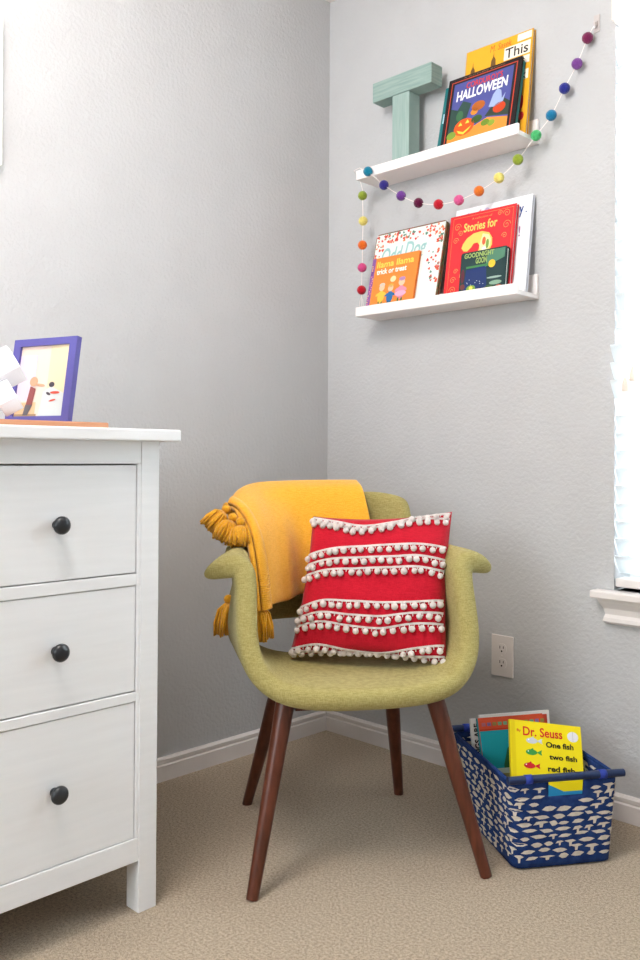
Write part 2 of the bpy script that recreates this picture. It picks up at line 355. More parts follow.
def tt_hal(a, mi, w, h):
    a.text("CORDUROY'S", .065, w-.055, h-.045, h-.026, E3*1.3, mi('D23A2E'), bold=.015); a.text('HALLOWEEN', .036, w-.036, h-.078, h-.046, E3*1.3, mi('F2F2F5'), bold=.03)
book('picture_book', 'black bordered halloween book with a glowing pumpkin on the upper ledge', lean_mat(.520, -.0940, ZU+.0127, 12.5), .238, .226, .007, pr('1B181C'), art_hal, tt_hal)
# --- lower ledge
def art_white(a, mi, w, h):
    a.rect(.002, w-.002, .002, h-.002, E1, mi('EEF1F6'))
    a.flat([(.01, h-.03), (.045, h-.014), (.05, h-.045), (.012, h-.05)], E2, mi('D6A8D8')); a.flat([(.06, h-.03), (.085, h-.01), (.09, h-.05), (.062, h-.05)], E2, mi('EF9CB0')); a.oval(.105, h-.03, .012, .02, E2, mi('C9B9DC'))
def tt_white(a, mi, w, h):
    a.text('y', w-.038, w-.024, h-.06, h-.03, E3, mi('2D4C8E'), bold=.02); a.text('.', w-.018, w-.014, h-.05, h-.045, E3, mi('2D4C8E'), bold=.02)
def tt_white2(a, mi, w, h): a.text('!', w-.034, w-.03, h-.115, h-.085, E3, mi('8E3A7A'), bold=.02)
book('picture_book', 'tall white book behind the red storybook on the lower ledge', lean_mat(.527, -.056, ZL+.0127, 8), .248, .272, .012, pr('E8ECF4'), art_white, tt_white, author=tt_white2)
def art_odd(a, mi, w, h):
    a.rect(.003, w-.004, .004, h-.004, E1, mi('E3EAE6')); random.seed(3)
    def heart(x, z, s, c, r):
        ca, sa = math.cos(r), math.sin(r)
        pts = [(0, -1), (.9, .1), (.8, .7), (.35, .85), (0, .45), (-.35, .85), (-.8, .7), (-.9, .1)]
        a.flat([(x+s*(p*ca-q*sa), z+s*(p*sa+q*ca)) for p, q in pts], E2, mi(c))
    cs = ['E4573F', 'D9413C', 'EC8A5E', 'E4573F', '5C8C78']
    for k in range(130):
        u = random.random()
        if u < .5: x = random.uniform(.008, w-.008); z = h-.008-random.random()**1.5*.035
        elif u < .62: x = .008+random.random()**2*.03; z = random.uniform(h*.55, h-.01)
        else: x = w-.008-random.random()**1.6*.045; z = random.uniform(h*.25, h-.02)
        heart(x, z, random.uniform(.003, .006), random.choice(cs), random.uniform(-1, 1))
def tt_odd(a, mi, w, h): a.text('Odd', .035, .115, h-.105, h-.052, E3, mi('9CC7C6'), bold=.02, shear=.15); a.text('Dog', .125, .205, h-.108, h-.045, E3, mi('9CC7C6'), bold=.02, shear=.15)
M_oddsp = mat('hearts_edge', '6B5A3A', .6, col2='C65A3A', vscale=70)
o = book('picture_book', 'pale book with a border of red hearts on the lower ledge', lean_mat(.232, -.082, ZL+.0127, 13), .268, .256, .012, mat('hearts_cover', '5E6B4E', .5, col2='A04A32', vscale=70), art_odd, tt_odd, pages=mat('cream_pages', 'BBB88E', .8, col2='A9A67C', vscale=60, stretch=(1, 40, 1)), rnd=.012)
def art_ll(a, mi, w, h):
    a.rect(.002, w-.002, .002, h-.002, E1, mi('F08A3C')); a.rect(0, .014, 0, h, E2, mi('8A5A9C')); random.seed(5)
    for k in range(22): a.oval(random.uniform(.002, .012), .004+k*.0068, .003, .0022, E3, mi(random.choice(['E2879C', 'E9C08A', '5B3E82'])), 8, random.random()*3)
    for x, z, s, c in ((.055, .055, 1, 'E8C14A'), (.09, .05, .95, '2F6CA8'), (.13, .062, 1.1, 'E38CA6')):      # plain dressed-up children
        a.oval(x, z-.012*s, .013*s, .02*s, E2, mi(c)); a.rect(x-.009*s, x-.003*s, z-.042*s, z-.026*s, E2, mi('4A6B3A')); a.rect(x+.003*s, x+.009*s, z-.042*s, z-.026*s, E2, mi('4A6B3A'))
        a.oval(x, z+.017*s, .011*s, .011*s, E3, mi('EFC7A4')); a.oval(x, z+.026*s, .011*s, .006*s, E3, mi('B58AB8' if c == 'E38CA6' else 'D9D2C8' if c == 'E8C14A' else 'E0B04A'))
        a.oval(x-.014*s, z-.004*s, .008*s, .004*s, E3, mi(c), a=.6); a.oval(x+.014*s, z-.004*s, .008*s, .004*s, E3, mi(c), a=-.6)
    a.oval(.13, .045, .022, .009, E3, mi('F3A7C2')); a.oval(.094, .095, .011, .01, E2, mi('F7D9A8'))
    for k in range(8): x = random.uniform(.02, w-.01); a.oval(x, .011+.006*random.random(), .006, .0012, E3, mi('B5562A'), 8)
def tt_ll(a, mi, w, h): a.text('llama llama', .022, w-.016, h-.034, h-.013, E3, mi('F5D65A'), bold=.02); a.text('trick or treat', .024, w-.04, h-.056, h-.038, E3, mi('FBF3EA'), bold=.03)
book('board_book', 'small orange board book with costumed children leaning on the hearts book', lean_mat(.243, -.0930, ZL+.0127, 13), .180, .172, .008, pr('F08A3C'), art_ll, tt_ll, spine=pr('8A5A9C'), pages=pr('D9D6E6'))
def art_red(a, mi, w, h):
    a.rect(.002, w-.002, .002, h-.002, E1, mi('DC2F38')); g = mi('E8A25A')
    def line(pts, t=.0007):
        for (x0, z0), (x1, z1) in zip(pts, pts[1:]):
            d = math.hypot(x1-x0, z1-z0) or 1; nx, nz = -(z1-z0)/d*t, (x1-x0)/d*t
            a.flat([(x0+nx, z0+nz), (x1+nx, z1+nz), (x1-nx, z1-nz), (x0-nx, z0-nz)], E2, g)
    line([(w-.008, .01), (w-.008, h-.008), (.012, h-.008), (.012, .01)], .0004)
    def curl(cx, cz, s, d):
        line([(cx+d*s*(1-k/20)*math.cos(k*.55), cz+s*(1-k/20)*math.sin(k*.55)) for k in range(19)])
    for cx, cz, s, d in ((.028, h-.035, .012, 1), (.04, h-.055, .009, -1), (.026, h-.075, .01, 1), (w-.028, h-.022, .012, -1), (w-.05, h-.018, .008, 1), (w-.026, h-.055, .013, 1), (w-.03, h-.085, .009, -1), (.03, .03, .012, -1), (.028, .06, .01, 1), (.035, .085, .008, 1)): curl(cx, cz, s, d)
    # the big two, cream filled
    P = [(.048, h-.1), (.052, h-.088), (.064, h-.073), (.085, h-.062), (.112, h-.06), (.136, h-.068), (.148, h-.085), (.149, h-.105), (.138, h-.127), (.115, h-.145), (.1, h-.16), (.148, h-.16), (.148, h-.185), (.05, h-.185), (.052, h-.165), (.07, h-.147), (.096, h-.127), (.107, h-.112), (.108, h-.1), (.1, h-.091), (.088, h-.092), (.08, h-.103), (.068, h-.112), (.056, h-.11)]
    a.flat(P, E2*1.1, mi('F2C964'))
    a.flat([(.108, h-.098), (.116, h-.068), (.136, h-.074), (.144, h-.088), (.143, h-.106), (.134, h-.122), (.116, h-.135)], E3, mi('E9E6A8')); a.oval(.122, h-.09, .006, .012, E3*1.2, mi('D9623C')); a.oval(.134, h-.1, .005, .014, E3*1.2, mi('7FA04A')); a.oval(.124, h-.112, .007, .006, E3*1.2, mi('F6F0E4'))
def tt_red(a, mi, w, h): a.text('Stories for', .05, w-.056, h-.054, h-.028, E3, mi('F6D06A'), bold=.02); a.text('A collection of', .075, w-.075, h-.021, h-.015, E3, mi('E8A25A'))
book('storybook', 'tall red storybook with a big gold numeral 2 on the lower ledge', lean_mat(.522, -.0775, ZL+.0127, 9), .216, .250, .012, pr('D8303A'), art_red, tt_red)
def art_goon(a, mi, w, h):
    a.rect(.002, w-.002, .003, h-.003, E1, mi('1E3A3C'))
    a.flat([(.015, .02), (.09, .02), (.085, h-.045), (.02, h-.05)], E2, mi('1F3468')); a.flat([(w*.55, h-.05), (w-.006, h-.03), (w-.006, h-.004), (w*.6, h-.004)], E2, mi('4F8068'))
    a.rect(.02, .1, h-.047, h-.041, E3, mi('3F7F4C')); a.oval(w-.045, h-.043, .011, .011, E3, mi('F2C63C')); a.oval(.04, .022, .015, .01, E3, mi('7DA544')); a.oval(.04, .024, .006, .005, E3*1.1, mi('F0D860'))
    for x, z, rx, rz, c in ((w-.03, .03, .02, .006, '7FA08A'), (w-.035, .045, .024, .003, '91A9A0'), (w-.02, .015, .012, .008, 'B0654A'), (w-.05, .018, .014, .008, '3F5C3A'), (.01, .06, .006, .02, '5A2A38'), (.012, .03, .008, .008, '6E3A3A')): a.oval(x, z, rx, rz, E3, mi(c))
    random.seed(9)
    for k in range(9): a.oval(random.uniform(.025, .085), random.uniform(.03, .05), .0012, .0012, E3, mi('D8E0E8'), 5)
def tt_goon(a, mi, w, h): a.text('GOODNIGHT', .012, w-.04, h-.018, h-.004, E3*1.2, mi('9DB86A'), bold=.03); a.text('GOON', .05, w-.062, h-.037, h-.02, E3*1.2, mi('9DB86A'), bold=.03)
book('board_book', 'small dark green spooky board book in front of the red storybook', lean_mat(.589, -.0965, ZL+.0127, 7), .148, .127, .013, pr('16302F'), art_goon, tt_goon, pages=mat('board_pages', 'DDE6DF', .7), rnd=.006, board=.0015)

# ------------------------------------------------------------------ garland
M_thr = mat('garland_string', 'EEE6E2', .9, .1)
G = [((588, 38), (.933, -.022, 1.967), '7A2350'), ((577, 64), (.905, -.024, 1.909), '7E4796'), ((564.5, 89), (.872, -.028, 1.854), '2F3590'), ((551, 115.5), (.838, -.035, 1.791), '1E7CA8'),
     ((536, 138), (.804, -.053, 1.742), '52C178'), ((518, 159.5), (.757, -.065, 1.6865), '98AD3A'), ((499, 178), (.705, -.075, 1.6468), 'EBDD78'), ((479, 191), (.6482, -.085, 1.621), 'E97A2E'),
     ((459, 200), (.589, -.095, 1.606), 'E2609A'), ((438.5, 204.5), (.523, -.1, 1.606), 'C81F33'), ((418.5, 203), (.456, -.105, 1.6225), '64173F'), ((401, 196), (.396, -.11, 1.654), '74429A'),
     ((384, 185), (.335, -.115, 1.697), '35308A'), ((368.5, 171.5), (.2808, -.125, 1.7472), '1B86A6'),
     ((362.5, 195.5), (.2105, -.07, 1.701), '92A63A'), ((363, 221), (.2135, -.07, 1.622), 'EBDD78'), ((362.5, 245), (.2115, -.07, 1.548), 'E97028'), ((362, 267.5), (.2105, -.07, 1.4785), 'D9508C'), ((361.5, 290), (.2085, -.07, 1.4095), 'C21A2E')]
gl = thing('felt_ball_garland', 'rainbow felt ball garland strung across both ledges', 'garland', loc=(.933, -.022, 1.967))
gT = Matrix.Translation((-.933, .022, -1.967))
pts = [(.947, -.012, 2.0)]+[g[1] for g in G[:14]]
spts = []
for i in range(len(pts)-1):
    for k in range(5): spts.append(interp([(j, p) for j, p in enumerate(pts)], i+k/5))
spts.append(Vector(pts[-1]))
m = MB(); m.T = gT; m.tube(spts+[(.24, -.118, 1.7685), (.213, -.112, 1.768), (.2105, -.085, 1.752), (.2105, -.07, 1.72), (.2105, -.07, 1.701), (.2135, -.07, 1.622), (.2115, -.07, 1.548), (.2105, -.07, 1.4785), (.2085, -.07, 1.4095), (.208, -.07, 1.385)], .0011, 6)
for dx in (-.008, 0, .008): m.tube([(.208, -.07, 1.392), (.208+dx*.7, -.07, 1.378), (.208+dx, -.07, 1.36)], .0009, 5)
m.build('string', M_thr, gl)
for _, c, col in G:
    r = .0143; m = MB(); m.sphere((0, 0, 0), r, n=18, k=12)
    o = m.build('felt_ball', mat('felt_'+col, col, .95, .05, var=.2, vscale=180, bump=.8, bscale=260, sheen=.3), gl, smooth=True); o.location = gT @ Vector(c)
M_clear = mat('clear_hook', 'EDE4E2', .25, .5, trans=.3)
hk = MB(); hk.box(-.008, .008, -.003, 0, -.022, .022); hk.tube([(0, -.003, .006), (0, -.008, -.006), (0, -.012, -.012), (0, -.0155, -.008), (0, -.016, -.002)], .0028, 8)
o = hk.build('adhesive_hook', M_clear, bevel=.001); o.location = (.948, 0, 2.006); tag(o, 'small clear adhesive hook on the wall near the window top', 'hook')

# ------------------------------------------------------------------ dresser
DX, DY1, DY0, DTOP = .554, -1.0609, -2.14, .947
dr = thing('dresser', 'white three drawer chest with round black knobs', 'dresser', loc=(DX, DY1, 0))
dT = Matrix.Translation((-DX, -DY1, 0))
def dbox(name, boxes, mt=M_white, par=dr, bev=.0015):
    m = MB(); m.T = dT
    for b in boxes: m.box(*b)
    return m.build(name, mt, par, bevel=bev)
dbox('top', [(.005, DX+.031, DY0-.031, DY1+.031, .9235, DTOP)], bev=.003)
LW = .042
for x0, x1, y0, y1 in ((DX-LW, DX, DY1-LW, DY1), (DX-LW, DX, DY0, DY0+LW), (.02, .02+LW, DY1-LW, DY1), (.02, .02+LW, DY0, DY0+LW)): dbox('leg', [(x0, x1, y0, y1, 0, .9235)])
dbox('side_panel', [(.062, DX-LW, DY1-.03, DY1-.008, .1, .9235)]); dbox('side_panel', [(.062, DX-LW, DY0+.008, DY0+.03, .1, .9235)])
dbox('back_panel', [(.03, .036, DY0+LW, DY1-LW, .1, .92)])
dbox('rail', [(DX-.02, DX-.001, DY0+LW, DY1-LW, .8795, .9235)]); dbox('rail', [(DX-.02, DX-.001, DY0+LW, DY1-LW-.008, .642, .6645)]); dbox('rail', [(DX-.02, DX-.001, DY0+LW, DY1-LW-.008, .4155, .434)])
dbox('bottom_rail', [(DX-.02, DX-.001, DY0+LW, DY1-LW, .102, .1485)]); dbox('stile', [(DX-.02, DX-.001, DY1-LW-.008, DY1-LW, .1485, .8795)])
dbox('carcass_divider', [(.04, DX-.022, DY0+LW, DY1-.032, .13, .145)])
for z0, z1 in ((.667, .8765), (.4365, .6405), (.150, .414)):
    e = .0022; y1 = DY1-LW-.008-e
    d = dbox('drawer', [(DX-.022, DX-.003, DY0+LW+e, y1, z0, z1), (.06, DX-.022, DY0+LW+.02, y1-.02, z0+.03, z1-.02)], bev=.0012)
    zc = {.667: .769, .4365: .540, .150: .285}[z0]
    for yc in (-1.284, -1.917):
        m = MB(); m.T = dT@Matrix.Translation((DX-.003, yc, zc))@Matrix.Rotation(PI/2, 4, 'Y')
        m.lathe([(.008, 0), (.0085, .002), (.0065, .008), (.008, .013), (.014, .016), (.0165, .02), (.0165, .024), (.0135, .0285), (.007, .031), (.001, .0315)], 28)
        m.build('knob', M_knob, d, smooth=True)

# wooden board, frame, ornament on the dresser
M_oak = mat('reddish_board', 'B27B5B', .55, .3, col2='C4906F', vscale=12, stretch=(6, .6, 6))
o = MB().box(-.14, .14, -.24, .24, 0, .0155).build('wooden_board', M_oak, bevel=.003); o.location = (.300, -1.345, DTOP); tag(o, 'flat reddish wooden board lying on top of the dresser', 'board')
nv = Vector((.30, -.954, 0)).normalized(); wv = Vector((.954, .30, 0)).normalized(); ln = math.radians(9)
up = Vector((0, 0, 1))*math.cos(ln)-nv*math.sin(ln); nn = nv*math.cos(ln)+Vector((0, 0, 1))*math.sin(ln)
FW, FH = .182, .190
base = Vector((.335, -1.141, DTOP+.0165))-wv*FW
FM = Matrix(((wv.x, -nn.x, up.x, base.x), (wv.y, -nn.y, up.y, base.y), (wv.z, -nn.z, up.z, base.z), (0, 0, 0, 1)))
pf = thing('photo_frame', 'blue purple photo frame standing on the dresser', 'picture frame', M=FM)
M_pur = mat('purple_frame', '57539C', .4, .4, var=.05)
m = MB(); B_ = .020
for a in ((0, B_, 0, FH), (FW-B_, FW, 0, FH), (B_, FW-B_, 0, B_*.8), (B_, FW-B_, FH-B_*.8, FH)): m.box(a[0], a[1], 0, .014, a[2], a[3])
m.build('frame', M_pur, pf)
m = MB(); ms = ['DCC9BD', 'CFC2D2', 'DCCBA9', '8A4C4C', '615D63', 'C99E80', 'C3CDCE', '4A4650', 'C9503F', 'A08664', 'CFB08A']
x0, x1, z0, z1 = B_, FW-B_, B_*.8, FH-B_*.8
m.rect(x0, x1, z0, z1, .006, 0); m.rect(x0, x0+.05, z0+.035, z1-.02, .0055, 1); m.rect(x1-.055, x1, z0+.03, z1, .0055, 2); m.rect(x0, x0+.06, z0, z0+.032, .0055, 10); m.rect(x0, x0+.065, z0, z0+.006, .005, 9)
m.flat([(x0+.032, z0+.025), (x0+.05, z0+.025), (x0+.056, z0+.062), (x0+.04, z0+.068)], .0045, 3); m.flat([(x0+.026, z0+.003), (x0+.04, z0+.003), (x0+.052, z0+.027), (x0+.031, z0+.027)], .0045, 4)
m.oval(x0+.048, z0+.078, .012, .011, .0045, 5); m.oval(x0+.068, z0+.07, .014, .003, .0045, 5, a=-.1)
m.flat([(x0+.07, z0), (x1-.004, z0), (x1-.004, z0+.05), (x0+.1, z0+.066), (x0+.078, z0+.055)], .005, 6)
m.oval(x0+.101, z0+.07, .008, .006, .0045, 7); m.oval(x0+.094, z0+.05, .007, .003, .0045, 7, a=-.4); m.oval(x0+.113, z0+.052, .014, .003, .004, 8); m.oval(x0+.108, z0+.035, .01, .002, .004, 8, a=.2)
m.build('photograph', [pr(c) for c in ms], pf, fix=False)
m = MB(); m.box(FW*.4, FW*.6, .014, .017, .012, FH*.8); m.build('stand', mat('frame_back', '2E2A2A', .8), pf)
MB().box(.01, FW-.01, .009, .013, .01, FH-.01).build('backing', mat('frame_back', '2E2A2A', .8), pf)
# white faceted ornament : two tilted six-sided blocks
M_orn = mat('white_ornament', 'E3E2E6', .5, .3)
on = thing('white_ornament', 'white faceted ornament of tilted blocks beside the photo frame', 'ornament', loc=(.38, -1.318, DTOP+.0155))
def hexbar(c, d, r, l0, l1, rot):
    d = Vector(d).normalized(); m = MB(); m.T = Matrix.Translation(Vector(c))@d.to_track_quat('Z', 'Y').to_matrix().to_4x4()@Matrix.Rotation(rot, 4, 'Z')
    m.lathe([(r, l0), (r, l1)], 6); return m.build('block', M_orn, on, bevel=.0015)
hexbar((-.003, -.015, .082), (.30, .62, .40), .040, -.015, .060, .3)
hexbar((.006, -.030, .020), (.30, .62, .40), .036, .030, .066, .3)

# ------------------------------------------------------------------ chair
ca = math.radians(-34.0); CF = Vector((math.cos(ca), math.sin(ca), 0)); CR = Vector((-math.sin(ca), math.cos(ca), 0)); CO = Vector((.609, -.566, 0))
CM = Matrix(((CR.x, CF.x, 0, CO.x), (CR.y, CF.y, 0, CO.y), (0, 0, 1, 0), (0, 0, 0, 1)))     # local: u right, v forward, z up
ch = thing('armchair', 'olive green upholstered armchair with walnut legs', 'chair', M=CM)
def evaled(o):
    bpy.context.view_layer.update()
    return bpy.data.meshes.new_from_object(o.evaluated_get(bpy.context.evaluated_depsgraph_get()))
def sheet(P, thick, levels=2, wt=None):
    m = MB(); m.grid(P); o = m.build('tmp', M_green, smooth=True, fix=False)
    if wt:
        vg = o.vertex_groups.new(name='w'); nc = len(P[0])
        for i in range(len(P)*nc): vg.add([i], wt(i//nc, i % nc), 'REPLACE')
    s_ = o.modifiers.new('s', 'SOLIDIFY'); s_.thickness = thick; s_.offset = 0; s_.use_even_offset = True; s_.use_rim = True
    if wt: s_.vertex_group = 'w'; s_.thickness_vertex_group = 0
    b = o.modifiers.new('b', 'SUBSURF'); b.levels = b.render_levels = levels
    me = evaled(o); bpy.data.objects.remove(o); return me
def split(me, rules, parent):
    """cut one smooth shell into named parts, keeping its shading continuous"""
    me.calc_loop_triangles(); nor = [Vector(v.normal) for v in me.vertices]; groups = {}
    for p in me.polygons: groups.setdefault(next(i for i, (n, f) in enumerate(rules) if f(p.center)), []).append(p)
    for i, ps in groups.items():
        ids = {}; vs = []; ns_ = []; fs = []
        for p in ps:
            f = []
            for v in p.vertices:
                if v not in ids: ids[v] = len(vs); vs.append(tuple(me.vertices[v].co)); ns_.append(tuple(nor[v]))
                f.append(ids[v])
            fs.append(f)
        m2 = bpy.data.meshes.new(rules[i][0]); m2.from_pydata(vs, [], fs); m2.materials.append(M_green)
        m2.polygons.foreach_set('use_smooth', [True]*len(fs)); m2.update(); m2.normals_split_custom_set_from_vertices(ns_)
        o = bpy.data.objects.new(rules[i][0], m2); COL.objects.link(o); o.parent = parent
def sstep(a, b, x): t = max(0, min(1, (x-a)/(b-a))); return t*t*(3-2*t)
# half profile: (u, z, v_front, v_back)
prof = [(0, .393, .245, -.125), (.07, .393, .243, -.128), (.135, .396, .236, -.135), (.19, .406, .220, -.15), (.228, .430, .198, -.175), (.247, .470, .180, -.20),
        (.252, .520, .160, -.215), (.250, .570, .142, -.22), (.249, .620, .124, -.22), (.253, .643, .112, -.22), (.272, .655, .100, -.20), (.305, .648, .088, -.14), (.342, .628, .060, -.02)]
full = [(-u, z, a, b) for u, z, a, b in prof[:0:-1]]+prof
P = []
NV = 9
for i in range(NV):
    t = i/(NV-1); row = []
    for u, z, a, b in full:
        v = b+(a-b)*t; au = abs(u); zz = z; uu = au
        if au < .24 and z < .47:
            zz -= .008*sstep(.78, 1, t)*(1-sstep(.2, .24, au)); zz -= .010*math.sin(PI*t)*(1-sstep(.1, .24, au));
        else:
            uu = au-.030*(1-sstep(0, .8, t))*sstep(.47, .6, z)
        if au > .26 and z > .6:            # the wing only flares at the front
            k = sstep(.2, 1, t); uu = .225+(uu-.225)*(.35+.65*k); zz = z+.012*(1-k)
        row.append((math.copysign(uu, u) if u else 0, v, zz))
    P.append(row)
me = sheet(P, .056, 2, lambda i, j: {0: .40, 1: .88, 2: 1, 3: .92}.get(min(j, len(full)-1-j), .84))
split(me, [('armrest', lambda c: c.x < -.2 and c.z > .47), ('armrest', lambda c: c.x > .2 and c.z > .47), ('seat', lambda c: True)], ch)
# backrest
P = []
for i in range(9):
    t = i/8; row = []
    for j in range(13):
        s = -1+j/6; hw = .238-.004*sstep(.5, 1, t)
        u = hw*s; z = .478+.325*t
        v = -.232+1.15*u*u-(z-.485)*.24
        if t > .8: u *= 1-.03*(t-.8)/.2
        z -= .018*max(0, abs(s)-.75)/.25*t
        row.append((u, v, z))
    P.append(row)
me = sheet(P, .042, 2); me.materials.clear(); me.materials.append(M_green)
o = bpy.data.objects.new('backrest', me); COL.objects.link(o); o.parent = ch
for fx, fy, tx, ty in ((-.251, .244, -.170, .155), (.252, .243, .162, .155), (-.202, -.246, -.135, -.10), (.202, -.238, .135, -.10)):
    m = MB(); b_ = Vector((fx, fy, 0)); t_ = Vector((tx, ty, .372)); q = [b_+(t_-b_)*k/6 for k in range(7)]
    m.tube(q, [.0125+.0085*k/6 for k in range(7)], 20)
    m.build('leg', M_walnut, ch, smooth=True).modifiers.new('e', 'EDGE_SPLIT').split_angle = math.radians(50)
m = MB(); m.box(-.15, .15, -.11, .165, .352, .364); m.build('seat_base', M_walnut, ch)

# ------------------------------------------------------------------ pillow
CORN = dict(TL=Vector((-.060, -.11, .748)), TR=Vector((.268, -.02, .763)), BL=Vector((-.128, -.045, .424)), BR=Vector((.204, .125, .427)))
cen = sum(CORN.values(), Vector())/4
pm = thing('throw_pillow', 'red square pillow with rows of white pompoms', 'pillow', M=CM@Matrix.Translation(cen))
def bil(a, b):
    s, t = (a+1)/2, (b+1)/2
    return (CORN['BL']*(1-s)+CORN['BR']*s)*(1-t)+(CORN['TL']*(1-s)+CORN['TR']*s)*t-cen
pn = ((CORN['BR']-CORN['BL']).cross(CORN['TL']-CORN['BL'])).normalized()
if pn.y < 0: pn = -pn
def pil(a, b, side=1, off=0):
    e = .05; a = max(-1, min(1, a)); b = max(-1, min(1, b))
    aa = a*(1-e*(1-b*b)*1.0*abs(a)**3); bb = b*(1-e*1.5*(1-a*a)*abs(b)**3)
    th = .062*((1-abs(a)**2.6)*(1-abs(b)**2.6))**.5
    wr = .0035*math.sin(a*9+b*4)*math.sin(b*7-a*3)*(1-a*a)*(1-b*b)
    return bil(aa, bb)+pn*(side*(th+wr)+off*side)
n = 28
m = MB(); m.grid([[pil(-1+2*j/n, -1+2*i/n, 1) for j in range(n+1)] for i in range(n+1)]); m.grid([[pil(-1+2*j/n, -1+2*i/n, -1) for j in range(n+1)] for i in range(n+1)])
o = m.build('pillow_cover', M_red, pm, smooth=True, fix=False)
bmx = bmesh.new(); bmx.from_mesh(o.data); bmesh.ops.remove_doubles(bmx, verts=bmx.verts, dist=.0006); bmesh.ops.recalc_face_normals(bmx, faces=bmx.faces); bmx.to_mesh(o.data); bmx.free()
# trims as b(a) curves, from the wavy rows in the photo
rows = [([.99, .93, .84, .90, 1.0, .98], 17), ([.93, .88, .78, .86, .93, .9], 16),
        ([.42, .48, .50, .52, .53, .50], 17), ([.27, .33, .34, .35, .37, .33], 17), ([.12, .18, .19, .20, .22, .18], 17),
        ([-.33, -.24, -.25, -.26, -.24, -.20], 17), ([-.47, -.40, -.43, -.44, -.38, -.36], 16), ([-.60, -.53, -.58, -.60, -.52, -.50], 17),
        ([-.90, -.86, -.95, -.97, -.85, -.76], 18), ([-.95, -.97, -1.0, -1.0, -.97, -.9], 17)]
cnt = 0; rest = MB(); random.seed(11)
for ri, (ks, npom) in enumerate(rows):
    f = lambda a: interp([(-1+2*i/5, (k, 0, 0)) for i, k in enumerate(ks)], a).x
    top = []; bot = []
    for k in range(41):
        a = -.985+1.97*k/40; b = min(.995, f(a)); top.append(pil(a, b, 1, .0028)); bot.append(pil(a, max(-.995, b-.028), 1, .0028))
    m = MB(); m.grid([top, bot]); 
    for k in range(npom*2): # little braid links
        a = -.97+1.94*k/(npom*2-1); b = f(a); m.tube([pil(a, max(-.99, min(.99, b-.01)), 1, .003), pil(a, max(-.995, min(.99, b-.06)), 1, .003)], .0012, 5)
    o = m.build('pompom_trim', M_pom, pm); o.modifiers.new('t', 'SOLIDIFY').thickness = .002
    for k in range(npom):
        a = -.97+1.94*(k+.5*(ri % 2)*.6)/(npom-.6)+random.uniform(-.018, .018); b = f(a)-.078+random.uniform(-.012, .012)
        r = random.uniform(.0070, .0083); p_ = pil(max(-1, min(1, a)), max(-1.0, b), 1, r*.8)
        if ri >= 8: p_.z = max(p_.z, -.163)
        if cnt < 100 and ri not in (1, 6, 7, 9):
            q = MB(); q.sphere((0, 0, 0), r, n=12, k=8); s_ = q.build('pompom', M_pom, o, smooth=True); s_.location = p_; cnt += 1
        else: rest.sphere(p_, r, n=12, k=8)
o = rest.build('pompom', M_pom, pm, smooth=True); o['kind'] = 'stuff'

# ------------------------------------------------------------------ throw blanket
th = thing('throw_blanket', 'mustard knitted throw with tassels over the chair back', 'blanket', M=CM@Matrix.Translation((-.1, -.28, .83)))
tT = Matrix.Translation((.1, .28, -.83))
# columns left -> right ; each column goes front bottom -> over the top -> back bottom (u,v,z)
cols = [
 (0.0,  [(-.200, .012, .545), (-.208, .006, .630), (-.218, -.010, .700), (-.230, -.040, .742), (-.246, -.085, .770), (-.256, -.150, .776), (-.256, -.215, .760), (-.246, -.265, .70), (-.240, -.285, .60)]),
 (0.12, [(-.176, -.022, .545), (-.182, -.032, .640), (-.190, -.060, .720), (-.204, -.105, .768), (-.220, -.160, .795), (-.228, -.205, .806), (-.230, -.262, .785), (-.228, -.300, .70), (-.225, -.310, .60)]),
 (0.3,  [(-.132, -.072, .550), (-.134, -.088, .650), (-.142, -.128, .730), (-.165, -.195, .790), (-.175, -.235, .811), (-.180, -.270, .820), (-.180, -.318, .800), (-.180, -.330, .70), (-.180, -.335, .60)]),
 (0.5,  [(-.090, -.130, .550), (-.090, -.145, .650), (-.092, -.180, .730), (-.098, -.225, .795), (-.100, -.255, .817), (-.102, -.290, .824), (-.100, -.335, .805), (-.100, -.350, .70), (-.100, -.355, .60)]),
 (0.75, [(-.010, -.160, .550), (-.010, -.175, .650), (-.010, -.200, .730), (-.010, -.235, .800), (-.010, -.265, .820), (-.010, -.298, .826), (-.010, -.340, .805), (-.010, -.355, .70), (-.010, -.360, .60)]),
 (1.0,  [(.125, -.155, .550), (.118, -.170, .650), (.108, -.195, .730), (.100, -.232, .800), (.096, -.262, .820), (.094, -.296, .826), (.094, -.336, .805), (.100, -.350, .70), (.110, -.350, .60)])]
NR, NC = 40, 48; P = []
for i in range(NR+1):
    t = 8*i/NR; kk = [(s, tuple(interp([(j, q) for j, q in enumerate(c)], t))) for s, c in cols]; row = []
    for j in range(NC+1):
        s = j/NC; q = interp(kk, s); fr_ = (1-min(1, t/5))
        q.y += .007*math.sin(s*19+t*.5)*min(1, s*4)*(1-s)*fr_ ; q.z += .003*math.sin(s*15)*fr_
        row.append(tuple(q))
    P.append(row)
m = MB(); m.T = tT; m.grid(P)
o = m.build('blanket_cloth', M_throw, th, smooth=True, fix=True); md = o.modifiers.new('t', 'SOLIDIFY'); md.thickness = .014; md.offset = 0; md = o.modifiers.new('b', 'SUBSURF'); md.levels = md.render_levels = 1
